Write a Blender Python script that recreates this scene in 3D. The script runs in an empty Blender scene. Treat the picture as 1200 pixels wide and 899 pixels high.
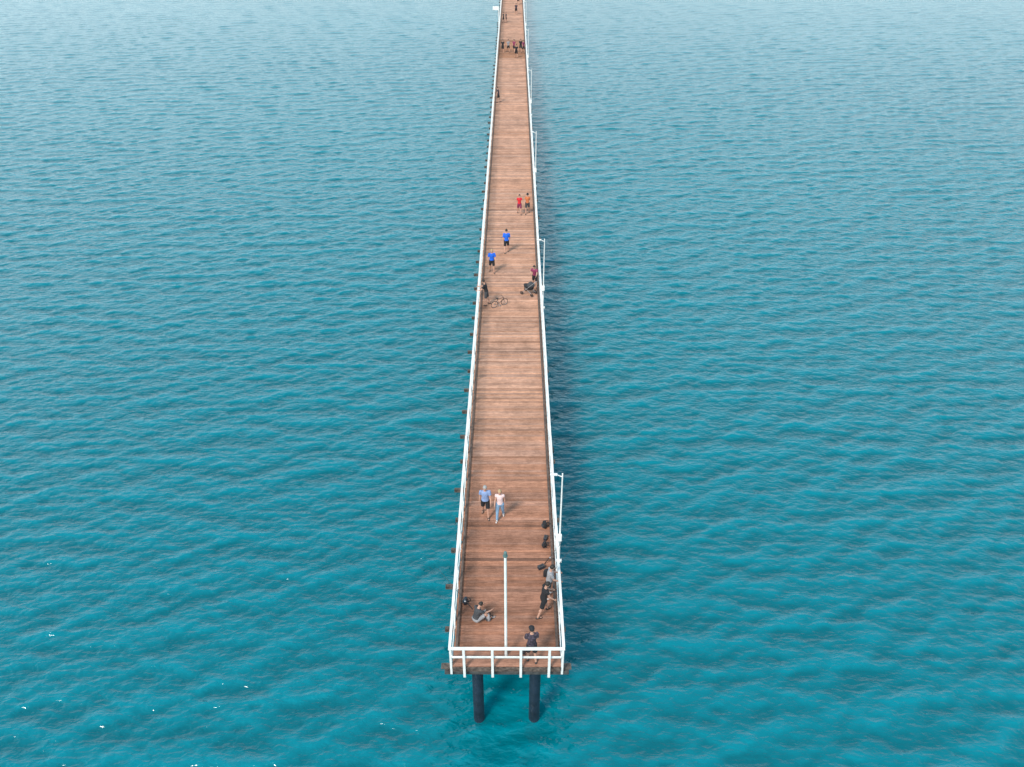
import bpy, math, random
import numpy as np
from mathutils import Vector, Matrix
random.seed(11)
S = bpy.context.scene
S.view_settings.view_transform = 'Standard'
S.view_settings.look = 'None'
S.view_settings.exposure = 0
COL = S.collection
DZ = 3.6      # deck height over the water
LEN = 196.0

# ---------------------------------------------------------------- materials
def mat(name, col, rough=0.7, var=0.15, scale=8.0, bump=0.0, metal=0.0):
    m = bpy.data.materials.new(name); m.use_nodes = True
    nt = m.node_tree; b = nt.nodes['Principled BSDF']
    b.inputs['Roughness'].default_value = rough
    b.inputs['Metallic'].default_value = metal
    tc = nt.nodes.new('ShaderNodeTexCoord')
    n = nt.nodes.new('ShaderNodeTexNoise'); n.inputs['Scale'].default_value = scale
    n.inputs['Detail'].default_value = 4
    nt.links.new(tc.outputs['Object'], n.inputs['Vector'])
    r = nt.nodes.new('ShaderNodeValToRGB')
    r.color_ramp.elements[0].position = 0.3; r.color_ramp.elements[1].position = 0.7
    r.color_ramp.elements[0].color = (*[c*(1-var) for c in col], 1)
    r.color_ramp.elements[1].color = (*[min(1, c*(1+var)) for c in col], 1)
    nt.links.new(n.outputs['Fac'], r.inputs['Fac'])
    nt.links.new(r.outputs['Color'], b.inputs['Base Color'])
    if bump:
        bp = nt.nodes.new('ShaderNodeBump'); bp.inputs['Distance'].default_value = bump
        nt.links.new(n.outputs['Fac'], bp.inputs['Height'])
        nt.links.new(bp.outputs['Normal'], b.inputs['Normal'])
    return m

WHITE = mat('white_paint', (0.78, 0.765, 0.73), 0.55, 0.12, 3.0)
GREYW = mat('weathered_timber', (0.11, 0.075, 0.06), 0.9, 0.4, 5.0, 0.01)
DARKW = mat('dark_timber', (0.07, 0.05, 0.04), 0.9, 0.4, 5.0, 0.01)
STUB = mat('brown_timber', (0.10, 0.072, 0.058), 0.9, 0.7, 9.0, 0.03)
BEAMW = mat('crossbeam_timber', (0.105, 0.085, 0.072), 0.9, 0.6, 7.0, 0.02)
HEADM = mat('grey_beam', (0.06, 0.057, 0.055), 0.8, 0.5, 4.0, 0.01)
PILEM = mat('pile_sleeve', (0.012, 0.02, 0.035), 0.5, 0.5, 2.5, 0.01)
BLACK = mat('black_cloth', (0.015, 0.015, 0.018), 0.85, 0.3, 20)
DGREY = mat('dark_grey_cloth', (0.05, 0.05, 0.055), 0.85, 0.3, 20)
BLUE = mat('blue_cloth', (0.01, 0.12, 0.62), 0.8, 0.2, 15)
LBLUE = mat('pale_blue_cloth', (0.22, 0.30, 0.50), 0.8, 0.2, 15)
DENIM = mat('light_denim', (0.20, 0.33, 0.48), 0.8, 0.25, 20)
PINK = mat('pale_pink_cloth', (0.74, 0.54, 0.52), 0.8, 0.12, 15)
RED = mat('red_cloth', (0.62, 0.02, 0.03), 0.8, 0.2, 15)
ORANGE = mat('orange_cloth', (0.55, 0.16, 0.06), 0.8, 0.2, 15)
MAROON = mat('maroon_cloth', (0.22, 0.03, 0.08), 0.8, 0.2, 15)
GREYC = mat('grey_cloth', (0.30, 0.29, 0.30), 0.8, 0.2, 15)
PRINT = mat('dark_print_cloth', (0.05, 0.035, 0.05), 0.8, 0.9, 14)
SKIN = mat('skin', (0.50, 0.27, 0.19), 0.6, 0.08, 12)
HAIRD = mat('dark_hair', (0.02, 0.014, 0.01), 0.6, 0.3, 40)
HAIRB = mat('fair_hair', (0.42, 0.28, 0.15), 0.6, 0.3, 40)
HAIRG = mat('grey_hair', (0.32, 0.31, 0.30), 0.6, 0.3, 40)
EYEM = mat('eye_dark', (0.02, 0.015, 0.01), 0.3, 0.1, 10)
LIPM = mat('lips', (0.40, 0.13, 0.11), 0.5, 0.1, 10)
SHOEW = mat('white_shoe', (0.65, 0.65, 0.64), 0.6, 0.1, 10)
SHOED = mat('dark_shoe', (0.03, 0.03, 0.03), 0.6, 0.2, 10)
RUBBER = mat('rubber', (0.015, 0.015, 0.015), 0.7, 0.2, 10)
METAL = mat('steel', (0.45, 0.45, 0.46), 0.35, 0.15, 10, metal=0.8)
GREENL = mat('green_lamp_glass', (0.10, 0.17, 0.16), 0.45, 0.2, 10)
LENS = mat('lamp_lens', (0.45, 0.47, 0.48), 0.2, 0.1, 10)
BOXM = mat('dark_plastic', (0.02, 0.03, 0.045), 0.4, 0.2, 10)

def plank_material():
    m = bpy.data.materials.new('deck_planks'); m.use_nodes = True
    nt = m.node_tree; N = nt.nodes; L = nt.links; b = N['Principled BSDF']
    b.inputs['Roughness'].default_value = 0.85
    b.inputs['Specular IOR Level'].default_value = 0.08
    at = N.new('ShaderNodeVertexColor'); at.layer_name = 'plank'
    tc = N.new('ShaderNodeTexCoord')
    mp = N.new('ShaderNodeMapping'); mp.inputs['Scale'].default_value = (1.6, 24, 10)
    L.new(tc.outputs['Object'], mp.inputs['Vector'])
    g = N.new('ShaderNodeTexNoise'); g.inputs['Scale'].default_value = 1.4; g.inputs['Detail'].default_value = 8
    g.inputs['Roughness'].default_value = 0.78
    L.new(mp.outputs['Vector'], g.inputs['Vector'])
    r = N.new('ShaderNodeMapRange'); r.inputs[1].default_value = 0.3; r.inputs[2].default_value = 0.7
    r.inputs[3].default_value = 0.48; r.inputs[4].default_value = 1.5
    L.new(g.outputs['Fac'], r.inputs[0])
    st = N.new('ShaderNodeTexNoise'); st.inputs['Scale'].default_value = 0.9; st.inputs['Detail'].default_value = 10
    st.inputs['Roughness'].default_value = 0.80
    L.new(tc.outputs['Object'], st.inputs['Vector'])
    r2 = N.new('ShaderNodeMapRange'); r2.inputs[1].default_value = 0.36; r2.inputs[2].default_value = 0.60
    r2.inputs[3].default_value = 0.70; r2.inputs[4].default_value = 1.14
    L.new(st.outputs['Fac'], r2.inputs[0])
    mu = N.new('ShaderNodeMath'); mu.operation = 'MULTIPLY'
    L.new(r.outputs[0], mu.inputs[0]); L.new(r2.outputs[0], mu.inputs[1])
    mx = N.new('ShaderNodeVectorMath'); mx.operation = 'SCALE'
    L.new(at.outputs['Color'], mx.inputs[0]); L.new(mu.outputs[0], mx.inputs['Scale'])
    L.new(mx.outputs[0], b.inputs['Base Color'])
    bp = N.new('ShaderNodeBump'); bp.inputs['Distance'].default_value = 0.01
    L.new(g.outputs['Fac'], bp.inputs['Height']); L.new(bp.outputs['Normal'], b.inputs['Normal'])
    return m
PLANK = plank_material()

def water_material():
    m = bpy.data.materials.new('sea_water'); m.use_nodes = True
    nt = m.node_tree; N = nt.nodes; L = nt.links; b = N['Principled BSDF']
    b.inputs['Roughness'].default_value = 0.13
    b.inputs['IOR'].default_value = 1.43
    tc = N.new('ShaderNodeTexCoord')
    def noise(scale, sx, rot, detail, rough, dist=0.0):
        mp = N.new('ShaderNodeMapping')
        mp.inputs['Rotation'].default_value = (0, 0, math.radians(rot))
        mp.inputs['Scale'].default_value = (sx, 1, 1)
        L.new(tc.outputs['Object'], mp.inputs['Vector'])
        n = N.new('ShaderNodeTexNoise')
        n.inputs['Scale'].default_value = scale
        n.inputs['Detail'].default_value = detail
        n.inputs['Roughness'].default_value = rough
        n.inputs['Distortion'].default_value = dist
        L.new(mp.outputs['Vector'], n.inputs['Vector'])
        return n.outputs['Fac']
    rip = noise(4.4, 0.5, -6, 2, 0.5, 0.3)
    bp = N.new('ShaderNodeBump'); bp.inputs['Strength'].default_value = 1.0
    bp.inputs['Distance'].default_value = 0.085
    L.new(rip, bp.inputs['Height']); L.new(bp.outputs['Normal'], b.inputs['Normal'])
    pat = noise(0.02, 0.5, -12, 4, 0.6)
    cr = N.new('ShaderNodeValToRGB')
    cr.color_ramp.elements[0].position = 0.3; cr.color_ramp.elements[0].color = (0.0, 0.138, 0.176, 1)
    cr.color_ramp.elements[1].position = 0.7; cr.color_ramp.elements[1].color = (0.0, 0.158, 0.198, 1)
    L.new(pat, cr.inputs['Fac'])
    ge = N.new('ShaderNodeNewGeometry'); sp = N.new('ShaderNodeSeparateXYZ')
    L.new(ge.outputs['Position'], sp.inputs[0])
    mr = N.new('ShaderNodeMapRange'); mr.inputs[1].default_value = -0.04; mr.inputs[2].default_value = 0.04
    mr.inputs[3].default_value = 0.76; mr.inputs[4].default_value = 1.26  # crests painted lighter than troughs, standing in for light through thin water
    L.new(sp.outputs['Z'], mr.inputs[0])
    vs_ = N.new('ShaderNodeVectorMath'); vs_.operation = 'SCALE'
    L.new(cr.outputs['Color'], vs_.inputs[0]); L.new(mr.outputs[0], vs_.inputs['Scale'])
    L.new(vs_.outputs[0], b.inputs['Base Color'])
    return m
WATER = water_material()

# ---------------------------------------------------------------- mesh builder
class B:
    def __init__(s): s.v = []; s.f = []
    def box(s, c, d, rot=None):
        i = len(s.v)
        for x in (-.5, .5):
            for y in (-.5, .5):
                for z in (-.5, .5):
                    p = Vector((x*d[0], y*d[1], z*d[2]))
                    if rot is not None: p = rot @ p
                    s.v.append(p + Vector(c))
        for q in ((0,1,3,2),(4,6,7,5),(0,4,5,1),(2,3,7,6),(0,2,6,4),(1,5,7,3)):
            s.f.append([i+k for k in q])
        return s
    def cyl(s, a, b, r0, r1=None, n=12):
        if r1 is None: r1 = r0
        a = Vector(a); b = Vector(b); d = (b-a)
        if d.length < 1e-6: return s
        q = d.to_track_quat('Z', 'Y'); i = len(s.v)
        for p, r in ((a, r0), (b, r1)):
            for k in range(n):
                t = 2*math.pi*k/n
                s.v.append(p + q @ Vector((r*math.cos(t), r*math.sin(t), 0)))
        for k in range(n):
            k2 = (k+1) % n
            s.f.append([i+k, i+k2, i+n+k2, i+n+k])
        s.f.append([i+k for k in range(n)][::-1]); s.f.append([i+n+k for k in range(n)])
        return s
    def sph(s, c, r, n=14, m=9, keep=None, M=None):
        if not hasattr(r, '__len__'): r = (r, r, r)
        idx = {}; c = Vector(c)
        for a in range(m+1):
            ph = math.pi*a/m
            for k in range(n):
                t = 2*math.pi*k/n
                p = Vector((r[0]*math.sin(ph)*math.cos(t), r[1]*math.sin(ph)*math.sin(t), r[2]*math.cos(ph)))
                if a in (0, m) and k > 0: idx[(a, k)] = idx[(a, 0)]; continue
                idx[(a, k)] = len(s.v)
                s.v.append(c + (M @ p if M is not None else p))
        for a in range(m):
            for k in range(n):
                k2 = (k+1) % n
                ph = math.pi*(a+.5)/m; t = 2*math.pi*(k+.5)/n
                if keep and not keep(math.sin(ph)*math.cos(t), math.sin(ph)*math.sin(t), math.cos(ph)): continue
                q = [idx[(a, k)], idx[(a+1, k)], idx[(a+1, k2)], idx[(a, k2)]]
                q2 = []
                for e in q:
                    if e not in q2: q2.append(e)
                s.f.append(q2)
        return s
    def cap(s, a, b, r0, r1, n=12):
        s.cyl(a, b, r0, r1, n); s.sph(a, r0, n, 7); s.sph(b, r1, n, 7); return s
    def loft(s, rings, n=18):
        i = len(s.v)
        for c, rx, ry in rings:
            for k in range(n):
                t = 2*math.pi*k/n
                s.v.append(Vector(c) + Vector((rx*math.cos(t), ry*math.sin(t), 0)))
        for a in range(len(rings)-1):
            for k in range(n):
                k2 = (k+1) % n
                s.f.append([i+a*n+k, i+a*n+k2, i+(a+1)*n+k2, i+(a+1)*n+k])
        s.f.append([i+k for k in range(n)][::-1])
        s.f.append([i+(len(rings)-1)*n+k for k in range(n)])
        return s
    def torus(s, c, R, r, n=28, m=8, axis='X'):
        i = len(s.v)
        for a in range(n):
            A = 2*math.pi*a/n
            for k in range(m):
                K = 2*math.pi*k/m
                rr = R + r*math.cos(K); h = r*math.sin(K)
                p = {'X': (h, rr*math.cos(A), rr*math.sin(A)), 'Z': (rr*math.cos(A), rr*math.sin(A), h)}[axis]
                s.v.append(Vector(c)+Vector(p))
        for a in range(n):
            for k in range(m):
                a2 = (a+1) % n; k2 = (k+1) % m
                s.f.append([i+a*m+k, i+a2*m+k, i+a2*m+k2, i+a*m+k2])
        return s
    def xf(s, M): s.v = [M @ Vector(p) for p in s.v]; return s
    def obj(s, name, m, parent=None, smooth=False, remesh=0.0, sm=0, bevel=0.0):
        me = bpy.data.meshes.new(name); me.from_pydata([tuple(p) for p in s.v], [], s.f); me.update()
        o = bpy.data.objects.new(name, me); COL.objects.link(o)
        if remesh:
            r = o.modifiers.new('r', 'REMESH'); r.mode = 'VOXEL'; r.voxel_size = remesh
            if sm:
                q = o.modifiers.new('s', 'SMOOTH'); q.factor = 0.5; q.iterations = sm
            dg = bpy.context.evaluated_depsgraph_get()
            nm = bpy.data.meshes.new_from_object(o.evaluated_get(dg))
            o.modifiers.clear(); o.data = nm; me = nm; me.name = name
        if bevel:
            bv = o.modifiers.new('b', 'BEVEL'); bv.width = bevel; bv.segments = 2
        me.materials.clear(); me.materials.append(m)
        if smooth:
            for p in me.polygons: p.use_smooth = True
        if parent: o.parent = parent
        return o

def empty(name, loc=(0,0,0), parent=None, rotz=0.0, label=None, category=None, group=None):
    o = bpy.data.objects.new(name, None); COL.objects.link(o)
    o.empty_display_size = 0.3
    o.location = loc; o.rotation_euler = (0, 0, rotz)
    if parent: o.parent = parent
    if label: o['label'] = label
    if category: o['category'] = category
    if group: o['group'] = group
    return o

def copy_part(src, parent, loc):
    o = src.copy(); COL.objects.link(o); o.parent = parent; o.location = loc
    return o

# ---------------------------------------------------------------- pier
pier = empty('pier', (0, 0, 0), label='long narrow timber pier with white railings over turquoise sea', category='pier')

state = {'g': 0.0}
def plank_col(y):
    state['g'] = 0.7*state['g'] + 0.7*random.gauss(0, 1)
    t = 0.9*random.gauss(0, 1) + 0.2*state['g']
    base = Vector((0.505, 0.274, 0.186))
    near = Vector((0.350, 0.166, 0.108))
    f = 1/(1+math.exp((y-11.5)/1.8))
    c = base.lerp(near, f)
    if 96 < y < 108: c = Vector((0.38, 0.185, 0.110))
    if 20 < y < 36: c = c*0.95
    k = 1 + 0.11*t
    if random.random() < 0.04: k *= 0.76
    if random.random() < 0.09: k *= 1.2
    k = max(0.55, min(1.5, k))
    w = random.uniform(-0.07, 0.07)
    return (min(1, c[0]*k*(1+w)), c[1]*k, c[2]*k*(1-w), 1)

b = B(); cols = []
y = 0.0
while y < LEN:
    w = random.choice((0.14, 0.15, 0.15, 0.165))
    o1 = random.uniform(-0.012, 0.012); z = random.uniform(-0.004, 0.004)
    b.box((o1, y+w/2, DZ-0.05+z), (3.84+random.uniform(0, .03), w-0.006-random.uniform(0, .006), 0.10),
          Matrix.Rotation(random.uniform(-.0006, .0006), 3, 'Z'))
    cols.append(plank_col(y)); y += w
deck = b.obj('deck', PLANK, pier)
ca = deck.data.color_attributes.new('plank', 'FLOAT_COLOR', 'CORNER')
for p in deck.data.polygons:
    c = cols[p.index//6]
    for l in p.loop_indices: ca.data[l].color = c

for x in (-1.6, -0.8, 0, 0.8, 1.6):
    B().box((x, LEN/2+0.06, DZ-0.24), (0.22, LEN-0.1, 0.26)).obj('stringer', DARKW, pier)
b = B(); b.box((0, -0.03, DZ-0.12), (3.84, 0.05, 0.20)); b.obj('fascia', STUB, pier, bevel=0.008)
for sx in (-1, 1):
    b = B().box((sx*1.82, LEN/2+0.3, DZ+0.075), (0.09, LEN-0.8, 0.10)); b.obj('kerb', GREYW, pier, bevel=0.01)

cb = B().box((-0.07, 0, 0), (4.56, 0.16, 0.16)).obj('crossbeam', BEAMW, pier, bevel=0.01)
cb.location = (0, 2.0, DZ-0.46)
for i in range(2, 98):
    copy_part(cb, pier, (random.uniform(-.14, .06), i*2.0+random.uniform(-.12, .12), DZ-0.46))
ch = B().box((0, 0, 0), (4.46, 0.34, 0.16)).obj('crosshead', HEADM, pier, bevel=0.015)
ch.location = (0, 0.22, DZ-0.46)
pl = B().cyl((0, 0, -6), (0, 0, DZ-0.54), 0.205, 0.205, 24).obj('pile', PILEM, pier, smooth=False)
pl.location = (-1.07, 0.36, 0)
copy_part(pl, pier, (1.03, 0.36, 0))
for i in range(1, 33):
    copy_part(ch, pier, (0, 0.22+i*6+0.9, DZ-0.66))
    copy_part(pl, pier, (-1.07, 0.36+i*6+0.9, -0.21)); copy_part(pl, pier, (1.03, 0.36+i*6+0.9, -0.21))
B().box((-2.14, 0.25, DZ-0.33), (0.44, 0.22, 0.09)).obj('beam_end', BEAMW, pier, bevel=0.01)
B().box((2.12, 0.25, DZ-0.33), (0.40, 0.22, 0.09)).obj('beam_end', BEAMW, pier, bevel=0.01)

# railings
def side_railing(sx):
    r = empty('railing', (sx*1.975, 0, DZ), pier)
    r['label'] = 'white timber railing along the deck edge'
    b = B(); yy = -0.03
    while yy < LEN:
        l = min(6.0, LEN-yy)
        b.box((random.uniform(-.014, .014), yy+l/2, 1.075), (0.10, l+0.002, 0.045)); yy += l
    b.obj('top_rail', WHITE, r)
    b = B(); yy = -0.03
    while yy < LEN:
        l = min(6.0, LEN-yy)
        b.box((-sx*0.055+random.uniform(-.003, .003), yy+l/2, 0.56), (0.028, l+0.002, 0.08)); yy += l
    b.obj('middle_rail', WHITE, r)
    p = B().box((0, 0, 0.30), (0.08, 0.08, 1.49)).obj('post', WHITE, r, bevel=0.008)
    p.location = (0, 0.03, 0)
    for i in range(1, 98): copy_part(p, r, (0, i*2.0, 0))
side_railing(-1); side_railing(1)
r = empty('railing', (0, -0.09, DZ), pier); r['label'] = 'white timber railing across the end of the pier'
B().box((0, 0, 1.077), (4.05, 0.11, 0.05)).obj('top_rail', WHITE, r, bevel=0.006)
B().box((0, 0.061, 0.54), (3.84, 0.03, 0.09)).obj('middle_rail', WHITE, r, bevel=0.006)
p = B().box((0, 0, 0.29), (0.09, 0.08, 1.51)).obj('post', WHITE, r, bevel=0.008)
p.location = (-1.5, 0, 0)
for x in (-0.5, 0.5, 1.5): copy_part(p, r, (x, 0, 0))

# ---------------------------------------------------------------- mast with beacon near the end
mast = empty('beacon_mast', (-0.03, 0.45, DZ), label='slim white pole with green lantern on the deck', category='beacon')
B().cyl((0,0,0.0), (0,0,5.03), 0.050, 0.044, 16).obj('pole', WHITE, mast)
B().cyl((0,0,5.03),(0,0,5.06),0.080,0.080,16).cyl((0,0,5.06),(0,0,5.20),0.06,0.055,16).sph((0,0,5.20),(0.055,0.055,0.04)).obj('lantern', GREENL, mast)

# ---------------------------------------------------------------- lamp posts on the rail
def lamp(y, first=None, side=1):
    L = empty('street_lamp', (side*2.09, y, DZ), rotz=0 if side > 0 else math.pi,
              label='tall white lamp post with short arm beside the railing', category='street lamp', group='lamp posts along the pier railing')
    if first:
        for c in first.children:
            d = c.copy(); COL.objects.link(d); d.parent = L
        return L
    B().cyl((0,0,-0.5),(0,0,4.5),0.042,0.025,14).sph((0,0,4.5),0.030).obj('pole', WHITE, L, smooth=False)
    B().cyl((0,0,4.35),(-0.22,0,4.46),0.020,0.020,10).obj('arm', WHITE, L)
    B().box((-0.33,0,4.47),(0.28,0.11,0.06)).obj('lamp_head', WHITE, L, bevel=0.02)
    B().box((-0.33,0,4.435),(0.20,0.08,0.012)).obj('lamp_lens', LENS, L)
    B().box((-0.02,-0.10,1.28),(0.18,0.11,0.32)).obj('control_box', WHITE, L, bevel=0.012)
    B().box((0,0,-0.12),(0.24,0.13,0.10)).obj('bracket', WHITE, L, bevel=0.01)
    return L
l1 = lamp(5.2)
for yy in (26.8, 48.3, 69.8, 91.3, 112.8, 134.3, 155.8, 177.3): lamp(yy, l1)
sg = empty('notice_board', (-2.15, 121.0, DZ), label='white board on post outside the railing', category='sign')
B().box((0,0,0.9),(0.09,0.09,2.9)).obj('post', WHITE, sg, bevel=0.01)
B().box((-0.42,0,2.2),(1.0,0.05,0.55)).obj('board', WHITE, sg, bevel=0.01)

# ---------------------------------------------------------------- people
def rotx(p, a, piv):
    q = Vector(p)-Vector(piv); c, s_ = math.cos(a), math.sin(a)
    return Vector((q.x, q.y*c + q.z*s_, -q.y*s_ + q.z*c)) + Vector(piv)

def person(x, y, face, label, h=1.75, lean=0, head=10, arms=((10,8,15),(10,8,15)), legs=((12,8,4),(-12,12,4)),
           shirt=BLACK, pants=BLACK, long_pants=False, hair=HAIRD, long_hair=False, hat=None, shoe=SHOED,
           near=True, female=False, group=None, skin=SKIN, sleeve=0.62):
    R_ = math.radians; s = h/1.75
    pz = 0.93; piv = Vector((0, 0, pz)); la = R_(lean)
    T = lambda p: rotx(p, la, piv)
    wf = 0.9 if female else 1.0
    J = {}
    for side, (sw, kb, ab) in zip((-1, 1), legs):
        hip = Vector((side*0.088, 0, 0.90))
        a = R_(sw); bb = R_(ab)
        d = Vector((side*math.sin(bb), math.sin(a)*math.cos(bb), -math.cos(a)*math.cos(bb)))
        knee = hip + d*0.42
        a2 = R_(sw-kb)
        d2 = Vector((side*math.sin(bb)*0.6, math.sin(a2), -math.cos(a2))).normalized()
        ank = knee + d2*0.41
        fd = Vector((side*0.15, 1, 0))
        if (sw-kb) > 40: fd = Vector((side*0.1, 0.35, 0.95))
        fd.normalize()
        J[side] = (hip, knee, ank, fd)
    low = min(min(J[-1][2].z, J[1][2].z)-0.075, pz-0.125)
    A = {}
    for side, (sw, ab, eb) in zip((-1, 1), arms):
        sh = T((side*0.175*wf, 0, 1.405))
        a = R_(sw); bb = R_(ab)
        d = Vector((side*math.sin(bb), math.sin(a)*math.cos(bb), -math.cos(a)*math.cos(bb)))
        el = sh + d*0.28
        a2 = R_(sw+eb)
        d2 = Vector((side*math.sin(bb)*0.5, math.sin(a2), -math.cos(a2))).normalized()
        wr = el + d2*0.245
        A[side] = (sh, el, wr, d2)
    ha = la*0.6 + R_(head)
    HM = Matrix.Rotation(-ha, 3, 'X')
    HC = T((0, 0.005, 1.52)) + HM @ Vector((0, 0.015, 0.115))
    b = B()
    tors = [((0,0,0.84),.07,.06),((0,0,0.87),.135,.10),((0,0,0.95),.155,.112),((0,0,1.06),.125*wf,.095),
            ((0,0,1.18),.135*wf,.10),((0,0,1.30),.16*wf,.11),((0,0,1.38),.165*wf,.095),((0,0,1.43),.12*wf,.075),((0,0,1.46),.06,.06)]
    tb = B().loft(tors); tb.v = [T(p) if p.z > 0.95 else p for p in tb.v]
    def app(o):
        i = len(b.v); b.v += o.v; b.f += [[k+i for k in q] for q in o.f]
    app(tb)
    b.cap(T((0,-0.005,1.42)), T((0,0.005,1.53)), .056*wf, .052*wf)
    b.sph(HC, (.076,.094,.118), 20, 14, M=HM)
    b.sph(HC + HM @ Vector((0,.035,-.065)), (.052,.052,.05), 12, 8, M=HM)
    b.sph(HC + HM @ Vector((0,.097,-.012)), (.013,.018,.024), 8, 6, M=HM)
    for sd in (-1, 1):
        b.sph(HC + HM @ Vector((sd*.078,-.005,-.01)), (.012,.02,.032), 8, 6, M=HM)
        hip, knee, ank, fd = J[sd]
        b.cap(hip, knee, .088, .057); b.cap(knee, ank, .056, .038)
        b.sph(knee.lerp(ank, .28) + Vector((0,-.012,0)), (.052,.055,.10), 10, 8)
        b.cap(ank+Vector((0,0,-.03)), ank+Vector((0,0,-.035))+fd*.14, .034, .028)
        sh, el, wr, d2 = A[sd]
        b.cap(sh, el, .052*wf, .040*wf); b.cap(el, wr, .040*wf, .026*wf)
        up = Vector((sd, 0, 0)); nrm = d2.cross(up).normalized(); lat = nrm.cross(d2).normalized()
        rot = Matrix((nrm, lat, d2)).transposed()
        b.sph(wr + d2*.052, (.040,.017,.056), 10, 8, M=rot)
        inner = -Vector((sd,0,0))
        for k, (off, ln) in enumerate(((-.030,.062),(-.010,.074),(.010,.078),(.030,.068))):
            base = wr + d2*.088 + nrm*off
            m1 = base + d2*ln*.5 + inner*ln*.10
            tp = m1 + (d2*.8 + inner*.6).normalized()*ln*.5
            b.cap(base, m1, .0095, .0088, 7); b.cap(m1, tp, .0088, .0078, 7)
        fwdn = nrm if nrm.dot(Vector((0,1,0))) > 0 else -nrm
        tb0 = wr + d2*.03 + fwdn*.03; tb1 = tb0 + (d2*.7+fwdn*.7).normalized()*.035; tb2 = tb1 + (d2+inner*.3).normalized()*.03
        b.cap(tb0, tb1, .012, .011, 7); b.cap(tb1, tb2, .0105, .009, 7)
    M = Matrix.Translation((0,0,-low*s)) @ Matrix.Scale(s, 4)
    root = empty('person', (x, y, DZ+0.005), rotz=R_(face), label=label, category='person', group=group)
    vs = 0.0075 if near else 0.02
    b.xf(M); b.obj('body', skin, root, True, vs, 2 if near else 0)
    cv = 0.014 if near else 0.022
    c = B(); t2 = [((0,0,0.92),.168*wf+.006,.128),((0,0,1.0),.155*wf+.006,.122),((0,0,1.08),.145*wf,.115),((0,0,1.18),.150*wf,.118),((0,0,1.30),.172*wf,.128),
                   ((0,0,1.38),.178*wf,.113),((0,0,1.435),.135*wf,.088),((0,0,1.455),.085,.07)]
    tb = B().loft(t2); tb.v = [T(p) if p.z > 0.95 else p for p in tb.v]
    c.v += tb.v; c.f += tb.f
    for sd in (-1, 1):
        sh, el, wr, d2 = A[sd]
        c.sph(sh, .066*wf, 12, 8)
        if sleeve <= 1.0:
            c.cyl(sh, sh.lerp(el, sleeve), .066*wf, .063*wf)
        else:
            c.cap(sh, el, .064*wf, .052*wf); c.cyl(el, el.lerp(wr, .9), .052*wf, .040)
    c.xf(M); c.obj('shirt', shirt, root, True, cv, 2)
    c = B().loft([((0,0,0.82),.10,.09),((0,0,0.87),.155,.122),((0,0,0.95),.165,.124),((0,0,1.0),.155,.112)])
    for sd in (-1, 1):
        hip, knee, ank, fd = J[sd]
        c.sph(hip, .103, 12, 8)
        if long_pants:
            c.cap(hip, knee, .100, .070); c.cyl(knee, ank, .069, .055)
        else:
            c.cyl(hip, hip.lerp(knee, .88), .102, .088)
    c.xf(M); c.obj('trousers' if long_pants else 'shorts', pants, root, True, cv, 2)
    for sd in (-1, 1):
        hip, knee, ank, fd = J[sd]
        c = B(); a0 = ank+Vector((0,0,-.035))
        c.cap(a0-fd*.045, a0+fd*.05, .040, .042); c.cap(a0+fd*.05+Vector((0,0,-.004)), a0+fd*.15+Vector((0,0,-.008)), .040, .032)
        c.xf(M); c.obj('shoe', shoe, root, True, 0.012 if near else 0.02, 1)
    def keepf(px, py, pz_): return (pz_ > 0.45) or (py < 0.15 and pz_ > (-0.75 if long_hair else -0.25))
    c = B().sph(HC+HM@Vector((0,-.006,.006)), (.088,.104,.128), 22, 16, keep=keepf, M=HM)
    if long_hair:
        c.cap(HC+HM@Vector((0,-.07,-.03)), HC+HM@Vector((0,-.10,-.22)), .06, .035)
    c.xf(M); c.obj('hair', hair, root, True)
    if hat is not None:
        c = B().sph(HC+HM@Vector((0,-.002,.035)), (.096,.112,.105), 22, 12, keep=lambda a_,b_,z_: z_ > 0, M=HM)
        c.cyl(HC+HM@Vector((0,.05,.040)), HC+HM@Vector((0,.05,.048)), .10, .09, 20)
        c.xf(M); c.obj('cap', hat, root, True)
    if near:
        for sd in (-1, 1):
            B().sph(HC+HM@Vector((sd*.030,.086,.012)), (.012,.007,.008), 8, 6, M=HM).xf(M).obj('eye', EYEM, root, True)
        B().sph(HC+HM@Vector((0,.090,-.052)), (.022,.008,.007), 8, 6, M=HM).xf(M).obj('mouth', LIPM, root, True)
    return root

person(-0.97, 7.69, 180, 'man in pale blue shirt and black shorts walking on deck', 1.80, 3, 8, ((14,9,14),(-12,9,12)), ((14,6,3),(-14,10,3)),
       LBLUE, BLACK, hair=HAIRG, shoe=SHOED, group='couple walking on the pier')
person(-0.34, 7.53, 176, 'woman in pale pink top and light jeans walking on deck', 1.70, 2, 6, ((-12,9,12),(14,9,20)), ((-14,10,3),(14,6,3)),
       PINK, DENIM, True, HAIRB, True, shoe=SHOEW, female=True, sleeve=0.25, group='couple walking on the pier')
person(0.88, 0.22, 10, 'person in dark patterned shirt and cap at end railing', 1.80, 0, 8, ((14,6,30),(10,6,60)), ((5,2,4),(-5,4,4)),
       PRINT, BLACK, hair=HAIRD, hat=BLACK, sleeve=0.7)
person(1.36, 2.34, -70, 'person in black shirt and shorts standing with legs apart', 1.74, 9, 16, ((24,6,35),(16,8,30)), ((22,10,6),(-18,4,6)),
       BLACK, BLACK, hair=HAIRD, sleeve=0.4)
person(1.60, 3.20, -82, 'person in grey shirt standing at the white railing', 1.70, 6, 12, ((24,6,50),(20,6,45)), ((6,8,5),(-8,8,5)),
       GREYC, DGREY, hair=HAIRD, shoe=SHOEW)
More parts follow.
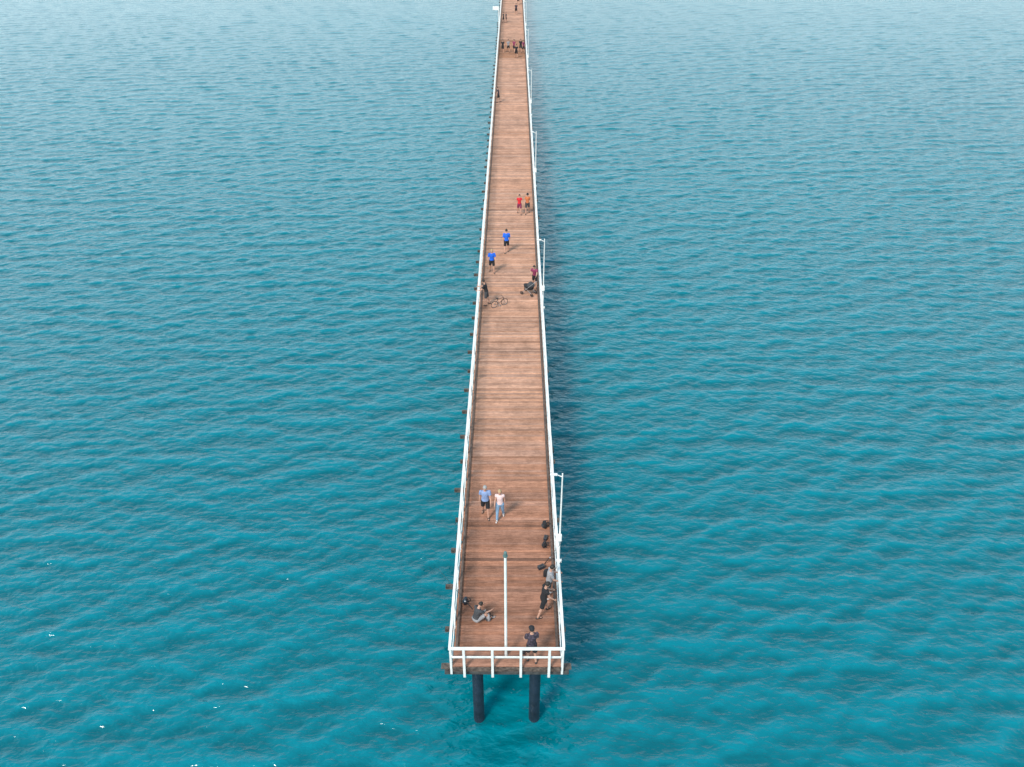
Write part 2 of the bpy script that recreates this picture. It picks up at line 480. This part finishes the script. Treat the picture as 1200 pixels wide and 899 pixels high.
person(-1.18, 1.92, -50, 'person in dark clothes sitting on deck with white shoes', 1.60, 20, 26, ((44,12,30),(50,10,35)), ((128,100,8),(112,72,14)),
       DGREY, GREYC, hair=HAIRD, shoe=SHOEW, skin=SKIN)
person(-1.46, 26.9, 80, 'person in black shirt and dark shorts at railing', 1.76, 12, 15, ((30,10,40),(35,10,45)), ((4,6,5),(-8,8,5)),
       BLACK, DGREY, hair=HAIRD, sleeve=0.7)
person(-1.22, 31.5, 185, 'person in bright blue shirt and dark shorts walking', 1.74, 3, 8, ((12,14,30),(-8,14,30)), ((12,6,4),(-12,10,4)),
       BLUE, BLACK, hair=HAIRB, sleeve=0.8, near=False, group='people walking along the pier')
person(-0.26, 34.7, 2, 'person in bright blue shirt and black shorts walking away', 1.76, 3, 5, ((-14,10,12),(12,10,14)), ((-12,10,4),(12,6,4)),
       BLUE, BLACK, hair=HAIRD, sleeve=0.9, near=False, group='people walking along the pier')
person(0.69, 41.8, 182, 'person in red top and dark shorts walking', 1.64, 3, 5, ((12,8,20),(-12,8,20)), ((14,6,4),(-14,10,4)),
       RED, MAROON, hair=HAIRD, near=False, female=True, group='people walking along the pier')
person(1.32, 41.9, 178, 'person in orange shirt and dark shorts walking', 1.70, 3, 5, ((-12,8,20),(12,8,20)), ((-14,10,4),(14,6,4)),
       ORANGE, DGREY, hair=HAIRD, hat=BLACK, near=False, female=True, group='people walking along the pier')
person(1.62, 29.3, 160, 'person in maroon shirt and dark shorts by the railing', 1.68, 12, 12, ((35,10,35),(35,10,35)), ((6,8,5),(-6,8,5)),
       MAROON, BLACK, hair=HAIRD, near=False)
person(-1.45, 74.2, 90, 'person in dark maroon clothes at the white railing', 1.72, 8, 8, shirt=PRINT, pants=BLACK, near=False)
fg = 'distant people gathered on the pier'
person(-1.25, 99.4, 170, 'person in dark clothes standing in a small group', 1.72, shirt=BLACK, pants=BLACK, near=False, group=fg)
person(-0.50, 99.8, 200, 'person in grey shirt standing in a small group', 1.68, shirt=GREYC, pants=BLACK, near=False, group=fg)
person(0.30, 99.6, 150, 'person in maroon shirt standing in a small group', 1.72, shirt=MAROON, pants=BLACK, near=False, group=fg)
person(1.20, 99.7, 180, 'person in dark clothes standing by the railing', 1.76, shirt=BLACK, pants=DGREY, near=False, group=fg)
person(1.55, 99.2, 220, 'person in maroon shirt standing by the railing', 1.70, shirt=MAROON, pants=BLACK, near=False, group=fg)
person(0.60, 96.4, 180, 'person in black clothes walking on deck', 1.70, shirt=BLACK, pants=BLACK, hair=HAIRD, near=False, group=fg)
person(-1.40, 121.3, 90, 'person in dark clothes by the railing', 1.6, shirt=BLACK, pants=BLACK, near=False, group=fg)
person(-0.95, 121.5, 120, 'person in grey shirt and dark shorts on deck', 1.5, shirt=DGREY, pants=BLACK, near=False, group=fg)
person(0.65, 128.7, 180, 'person in dark clothes walking on deck', 1.75, shirt=PRINT, pants=BLACK, near=False, group=fg)
person(1.05, 138.7, 180, 'person in dark red shirt walking on deck', 1.75, shirt=MAROON, pants=BLACK, near=False, group=fg)

# ---------------------------------------------------------------- bicycle, pram, bags, rods
def bicycle(x, y, rz, label, frame_m, tilt=0.0, k=1.0):
    e = empty('bicycle', (x, y, DZ+0.005), rotz=rz, label=label, category='bicycle')
    e.rotation_euler = (0, tilt, rz); e.scale = (k, k, k)
    for wy in (-0.52, 0.52):
        w = empty('wheel', (0, wy, 0.345), e)
        B().torus((0,0,0), 0.32, 0.022, 36, 8).obj('tyre', RUBBER, w, True)
        s_ = B().cyl((-.04,0,0),(.04,0,0),.02,.02,8)
        for q in range(12):
            t = math.pi*2*q/12; s_.cyl((0,0,0),(0,.305*math.cos(t),.305*math.sin(t)),.003,.003,5)
        s_.torus((0,0,0),0.30,0.010,36,6); s_.obj('rim', METAL, w, True)
    b = B(); bb_=(0,-.08,.29); st=(0,-.22,.80); hd=(0,.36,.84); hl=(0,.40,.70)
    for a, c in ((bb_,st),(st,hd),(bb_,hl),(hd,hl)): b.cyl(a, c, .022, .022, 10)
    for sx in (-.035,.035):
        b.cyl(bb_,(sx,-.52,.345),.011,.011,8); b.cyl((0,-.21,.74),(sx,-.52,.345),.010,.010,8)
        b.cyl(hl,(sx,.52,.345),.013,.011,8)
    b.obj('frame', frame_m, e, True)
    B().cyl(hd,(0,.34,.96),.015,.015,8).cyl((-.29,.30,.98),(.29,.30,.98),.013,.013,8).cyl((0,.34,.96),(0,.30,.98),.013,.013,8).obj('handlebar', RUBBER, e)
    B().cyl(st,(0,-.245,.89),.013,.013,8).sph((0,-.26,.91),(.075,.13,.03)).obj('saddle', RUBBER, e, True)
    B().cyl((-.07,-.08,.29),(.07,-.08,.29),.02,.02,8).cyl((.05,-.08,.29),(.05,-.02,.13),.01).cyl((-.05,-.08,.29),(-.05,-.14,.45),.01).box((.09,-.02,.13),(.09,.06,.02)).box((-.09,-.14,.45),(.09,.06,.02)).cyl((.03,-.08,.29),(.036,-.08,.29),.09,.09,20).obj('crank', METAL, e)
    return e
bicycle(-0.66, 26.7, math.radians(-60), 'small dark bicycle standing on the timber deck', RUBBER, 0.10, 0.7)

pr = empty('pram', (1.22, 28.35, DZ+0.005), rotz=math.radians(60), label='dark folding pram parked on the timber deck', category='pram')
pr.scale = (.95,.95,.95)
B().loft([((0,0,.38),.15,.26),((0,0,.45),.20,.34),((0,0,.60),.22,.38),((0,0,.68),.23,.40)]).obj('carrycot', BLACK, pr, True)
B().sph((0,-.16,.68),(.24,.26,.28),18,12,keep=lambda a,b_,c: c>-.05).obj('hood', DGREY, pr, True)
fr = B()
for sx in (-.24,.24):
    fr.cyl((sx,.40,.13),(sx,-.45,.98),.014).cyl((sx,-.38,.13),(sx,.15,.55),.014)
fr.cyl((-.24,-.45,.98),(.24,-.45,.98),.018); fr.obj('frame', METAL, pr)
for sx in (-.27,.27):
    for wy in (-.38,.40): B().torus((sx,wy,.125),.10,.022,22,8).cyl((sx-.02,wy,.125),(sx+.02,wy,.125),.05).obj('wheel', RUBBER, pr, True)

def backpack(x, y, rz, label, m, k=1.0):
    e = empty('backpack', (x, y, DZ+0.005), rotz=rz, label=label, category='backpack')
    B().loft([((0,0,0),.10*k,.07*k),((0,0,.03),.17*k,.11*k),((0,0,.22*k),.17*k,.12*k),((0,0,.40*k),.14*k,.10*k),((0,-.02,.48*k),.06*k,.05*k)]).obj('bag_body', m, e, True)
    B().box((0,.12*k,.16*k),(.22*k,.07*k,.20*k)).obj('pocket', DGREY, e, bevel=.02)
    for sx in (-.08, .08): B().torus((sx,-.13*k,.25*k),.14*k,.013,20,6).obj('strap', BLACK, e, True)
backpack(1.55, 4.25, .4, 'black backpack standing on deck beside the railing', BLACK, .8)
backpack(1.56, 7.0, 2.0, 'black backpack on deck near the railing', BLACK, .75)
backpack(1.52, 5.85, 1.0, 'black backpack on deck near the railing', BLACK, .65)
backpack(-1.60, 2.85, 1.2, 'small dark backpack against the kerb', BOXM, .7)
backpack(-0.72, 2.05, 2.2, 'pale grey backpack beside the seated person', GREYC, .65)
backpack(0.60, 0.55, 1.2, 'small dark backpack by the end railing', DGREY, .5)

def tackle(x, y, rz, k):
    t = empty('tackle_box', (x, y, DZ+0.005), rotz=rz, label='dark tackle box lying on the deck', category='tackle box')
    t.scale = (k,k,k)
    B().box((0,0,.10),(.36,.20,.17)).obj('case', BOXM, t, bevel=.015)
    B().box((0,0,.20),(.37,.21,.03)).obj('lid', DGREY, t, bevel=.008)
    B().cyl((-.08,0,.24),(.08,0,.24),.012).cyl((-.08,0,.21),(-.08,0,.24),.01).cyl((.08,0,.21),(.08,0,.24),.01).obj('handle', RUBBER, t)
tackle(1.35, 4.65, .5, .75); tackle(1.58, 6.3, 1.3, .65)

def rod(a, b_, label):
    e = empty('fishing_rod', a, label=label, category='fishing rod')
    d = Vector(b_)-Vector(a)
    B().cyl((0,0,0), d*.18, .016, .014, 8).obj('grip', RUBBER, e)
    B().cyl(d*.18, d, .010, .004, 7).obj('blank', DGREY, e)
    B().cyl(d*.22+Vector((-.03,0,-.05)), d*.22+Vector((.03,0,-.05)), .035, .035, 12).cyl(d*.22, d*.22+Vector((0,0,-.06)), .008).obj('reel', METAL, e)
rod((1.50, 4.9, DZ+.02), (2.45, 4.7, DZ+2.0), 'dark fishing rod leaning over the white railing')
rod((1.40, 3.75, DZ+.02), (2.5, 3.95, DZ+1.95), 'dark fishing rod leaning over the white railing')
rod((-1.30, 2.35, DZ+.25), (-2.6, 3.05, DZ+1.70), 'thin fishing rod resting across the railing')

# ---------------------------------------------------------------- sea: real wave geometry around the pier, flat far water beyond
def axis(breaks):
    out = [breaks[0][0]]
    for (a, da), (b_, db) in zip(breaks[:-1], breaks[1:]):
        while out[-1] < b_ - 1e-6:
            t = (out[-1]-a)/(b_-a); out.append(min(b_, out[-1] + da + (db-da)*t))
    return np.array(out)
xh = axis([(0, .09), (22, .10), (60, .17), (150, .34), (190, .8)])
X1 = np.concatenate([-xh[::-1][:-1], xh])
Y1 = axis([(-14, .07), (15, .07), (50, .13), (120, .28), (240, .9)])
DX = np.gradient(X1); DY = np.gradient(Y1)
GX, GY = np.meshgrid(X1, Y1)
SP = np.maximum(*np.meshgrid(DX, DY))
rng = np.random.default_rng(5)
Zs = np.zeros_like(GX, dtype=np.float32); PX = np.zeros_like(Zs); PY = np.zeros_like(Zs)
NW = 140
lam = np.exp(rng.uniform(math.log(0.30), math.log(3.0), NW))
th = np.radians(98) + rng.normal(0, math.radians(22), NW)
for l, t in zip(lam, th):
    k = 2*math.pi/l
    wgt = 1.15 if l < 1.2 else (0.85 if l < 2.0 else 0.42)
    slope = 0.155*math.sqrt(2/NW)*wgt
    a = slope/k
    ph = rng.uniform(0, 2*math.pi)
    arg = (k*(math.cos(t)*GX + math.sin(t)*GY) + ph).astype(np.float32)
    att = np.clip((l/SP - 2.4)/2.0, 0, 1).astype(np.float32)*a
    Zs += att*np.cos(arg)
    s_ = att*np.sin(arg)*0.7
    PX -= s_*math.cos(t); PY -= s_*math.sin(t)
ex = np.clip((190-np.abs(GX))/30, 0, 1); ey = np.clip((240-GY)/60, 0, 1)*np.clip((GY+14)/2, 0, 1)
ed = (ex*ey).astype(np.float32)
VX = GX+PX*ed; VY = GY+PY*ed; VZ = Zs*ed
ny, nx = GX.shape
co = np.stack([VX, VY, VZ], -1).reshape(-1, 3).astype(np.float32)
R = 9000.0
xa, xb, ya, yb = X1[0], X1[-1], Y1[0], Y1[-1]
extra = np.array([(-R,-800,0),(R,-800,0),(R,2*R,0),(-R,2*R,0),(xa,ya,0),(xb,ya,0),(xb,yb,0),(xa,yb,0)], dtype=np.float32)
i0 = co.shape[0]; co = np.concatenate([co, extra])
ii = (np.arange(ny-1)[:, None]*nx + np.arange(nx-1)[None, :]).ravel()
q = np.stack([ii, ii+1, ii+nx+1, ii+nx], -1)
fq = np.array([(0,1,5,4),(1,2,6,5),(2,3,7,6),(3,0,4,7)])+i0
q = np.concatenate([q, fq]).astype(np.int32)
me = bpy.data.meshes.new('sea')
me.vertices.add(len(co)); me.vertices.foreach_set('co', co.ravel())
me.loops.add(q.size); me.loops.foreach_set('vertex_index', q.ravel())
me.polygons.add(len(q)); me.polygons.foreach_set('loop_start', np.arange(0, q.size, 4, dtype=np.int32))
me.polygons.foreach_set('use_smooth', np.ones(len(q), dtype=bool))
me.update(calc_edges=True); me.validate()
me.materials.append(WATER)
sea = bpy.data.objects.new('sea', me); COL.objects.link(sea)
sea['kind'] = 'structure'; sea['label'] = 'rippled turquoise sea surface around the pier'
print('sea verts', len(co))

# ---------------------------------------------------------------- light
EL = 45.0; az = Vector((-0.56, -0.83, 0)).normalized()
d = Vector((az.x*math.cos(math.radians(EL)), az.y*math.cos(math.radians(EL)), math.sin(math.radians(EL))))
sd = bpy.data.lights.new('sun', 'SUN'); sd.energy = 3.4; sd.angle = math.radians(13); sd.color = (1, 0.94, 0.85)
so = bpy.data.objects.new('sun', sd); COL.objects.link(so); so.location = (0, 0, 60)
so.rotation_euler = d.to_track_quat('Z', 'Y').to_euler()
w = bpy.data.worlds.new('World'); S.world = w; w.use_nodes = True
nt = w.node_tree; bg = nt.nodes['Background']; bg.inputs['Strength'].default_value = 0.14
sk = nt.nodes.new('ShaderNodeTexSky'); sk.sky_type = 'NISHITA'; sk.sun_disc = False
sk.sun_elevation = math.radians(EL); sk.sun_rotation = math.atan2(az.x, az.y)
sk.air_density = 1.0; sk.dust_density = 2.0
tc = nt.nodes.new('ShaderNodeTexCoord')
mp = nt.nodes.new('ShaderNodeMapping'); mp.inputs['Scale'].default_value = (1, 1, 2.5)
nt.links.new(tc.outputs['Generated'], mp.inputs['Vector'])
cn = nt.nodes.new('ShaderNodeTexNoise'); cn.inputs['Scale'].default_value = 2.2; cn.inputs['Detail'].default_value = 5
nt.links.new(mp.outputs['Vector'], cn.inputs['Vector'])
cr = nt.nodes.new('ShaderNodeMapRange'); cr.inputs[1].default_value = 0.35; cr.inputs[2].default_value = 0.65
cr.inputs[3].default_value = 0.74; cr.inputs[4].default_value = 0.95
nt.links.new(cn.outputs['Fac'], cr.inputs[0])
sx = nt.nodes.new('ShaderNodeSeparateXYZ'); nt.links.new(tc.outputs['Generated'], sx.inputs[0])
hz = nt.nodes.new('ShaderNodeValToRGB')
hz.color_ramp.elements[0].position = 0.0; hz.color_ramp.elements[0].color = (0.82, 0.95, 1.0, 1)
hz.color_ramp.elements[1].position = 0.8; hz.color_ramp.elements[1].color = (0.13, 0.25, 0.37, 1)
e = hz.color_ramp.elements.new(0.44); e.color = (0.64, 0.86, 0.98, 1)
nt.links.new(sx.outputs['Z'], hz.inputs['Fac'])
hs = nt.nodes.new('ShaderNodeMapRange'); hs.inputs[1].default_value = -0.7; hs.inputs[2].default_value = 0.7
hs.inputs[3].default_value = 14.4; hs.inputs[4].default_value = 12.2
nt.links.new(sx.outputs['X'], hs.inputs[0])
sc2 = nt.nodes.new('ShaderNodeVectorMath'); sc2.operation = 'SCALE'
nt.links.new(hs.outputs[0], sc2.inputs['Scale'])
nt.links.new(hz.outputs['Color'], sc2.inputs[0])
mx = nt.nodes.new('ShaderNodeMix'); mx.data_type = 'RGBA'
nt.links.new(cr.outputs[0], mx.inputs[0]); nt.links.new(sk.outputs[0], mx.inputs[6])
nt.links.new(sc2.outputs[0], mx.inputs[7])
nt.links.new(mx.outputs[2], bg.inputs['Color'])

# ---------------------------------------------------------------- camera
cd = bpy.data.cameras.new('camera'); cam = bpy.data.objects.new('camera', cd); COL.objects.link(cam)
cd.sensor_width = 36; cd.lens = 950/1200*36; cd.clip_end = 40000
cam.location = (0.22, -18.3, DZ+24.4)
cam.rotation_euler = (math.radians(90-33.9), 0, 0.00175)
S.camera = cam
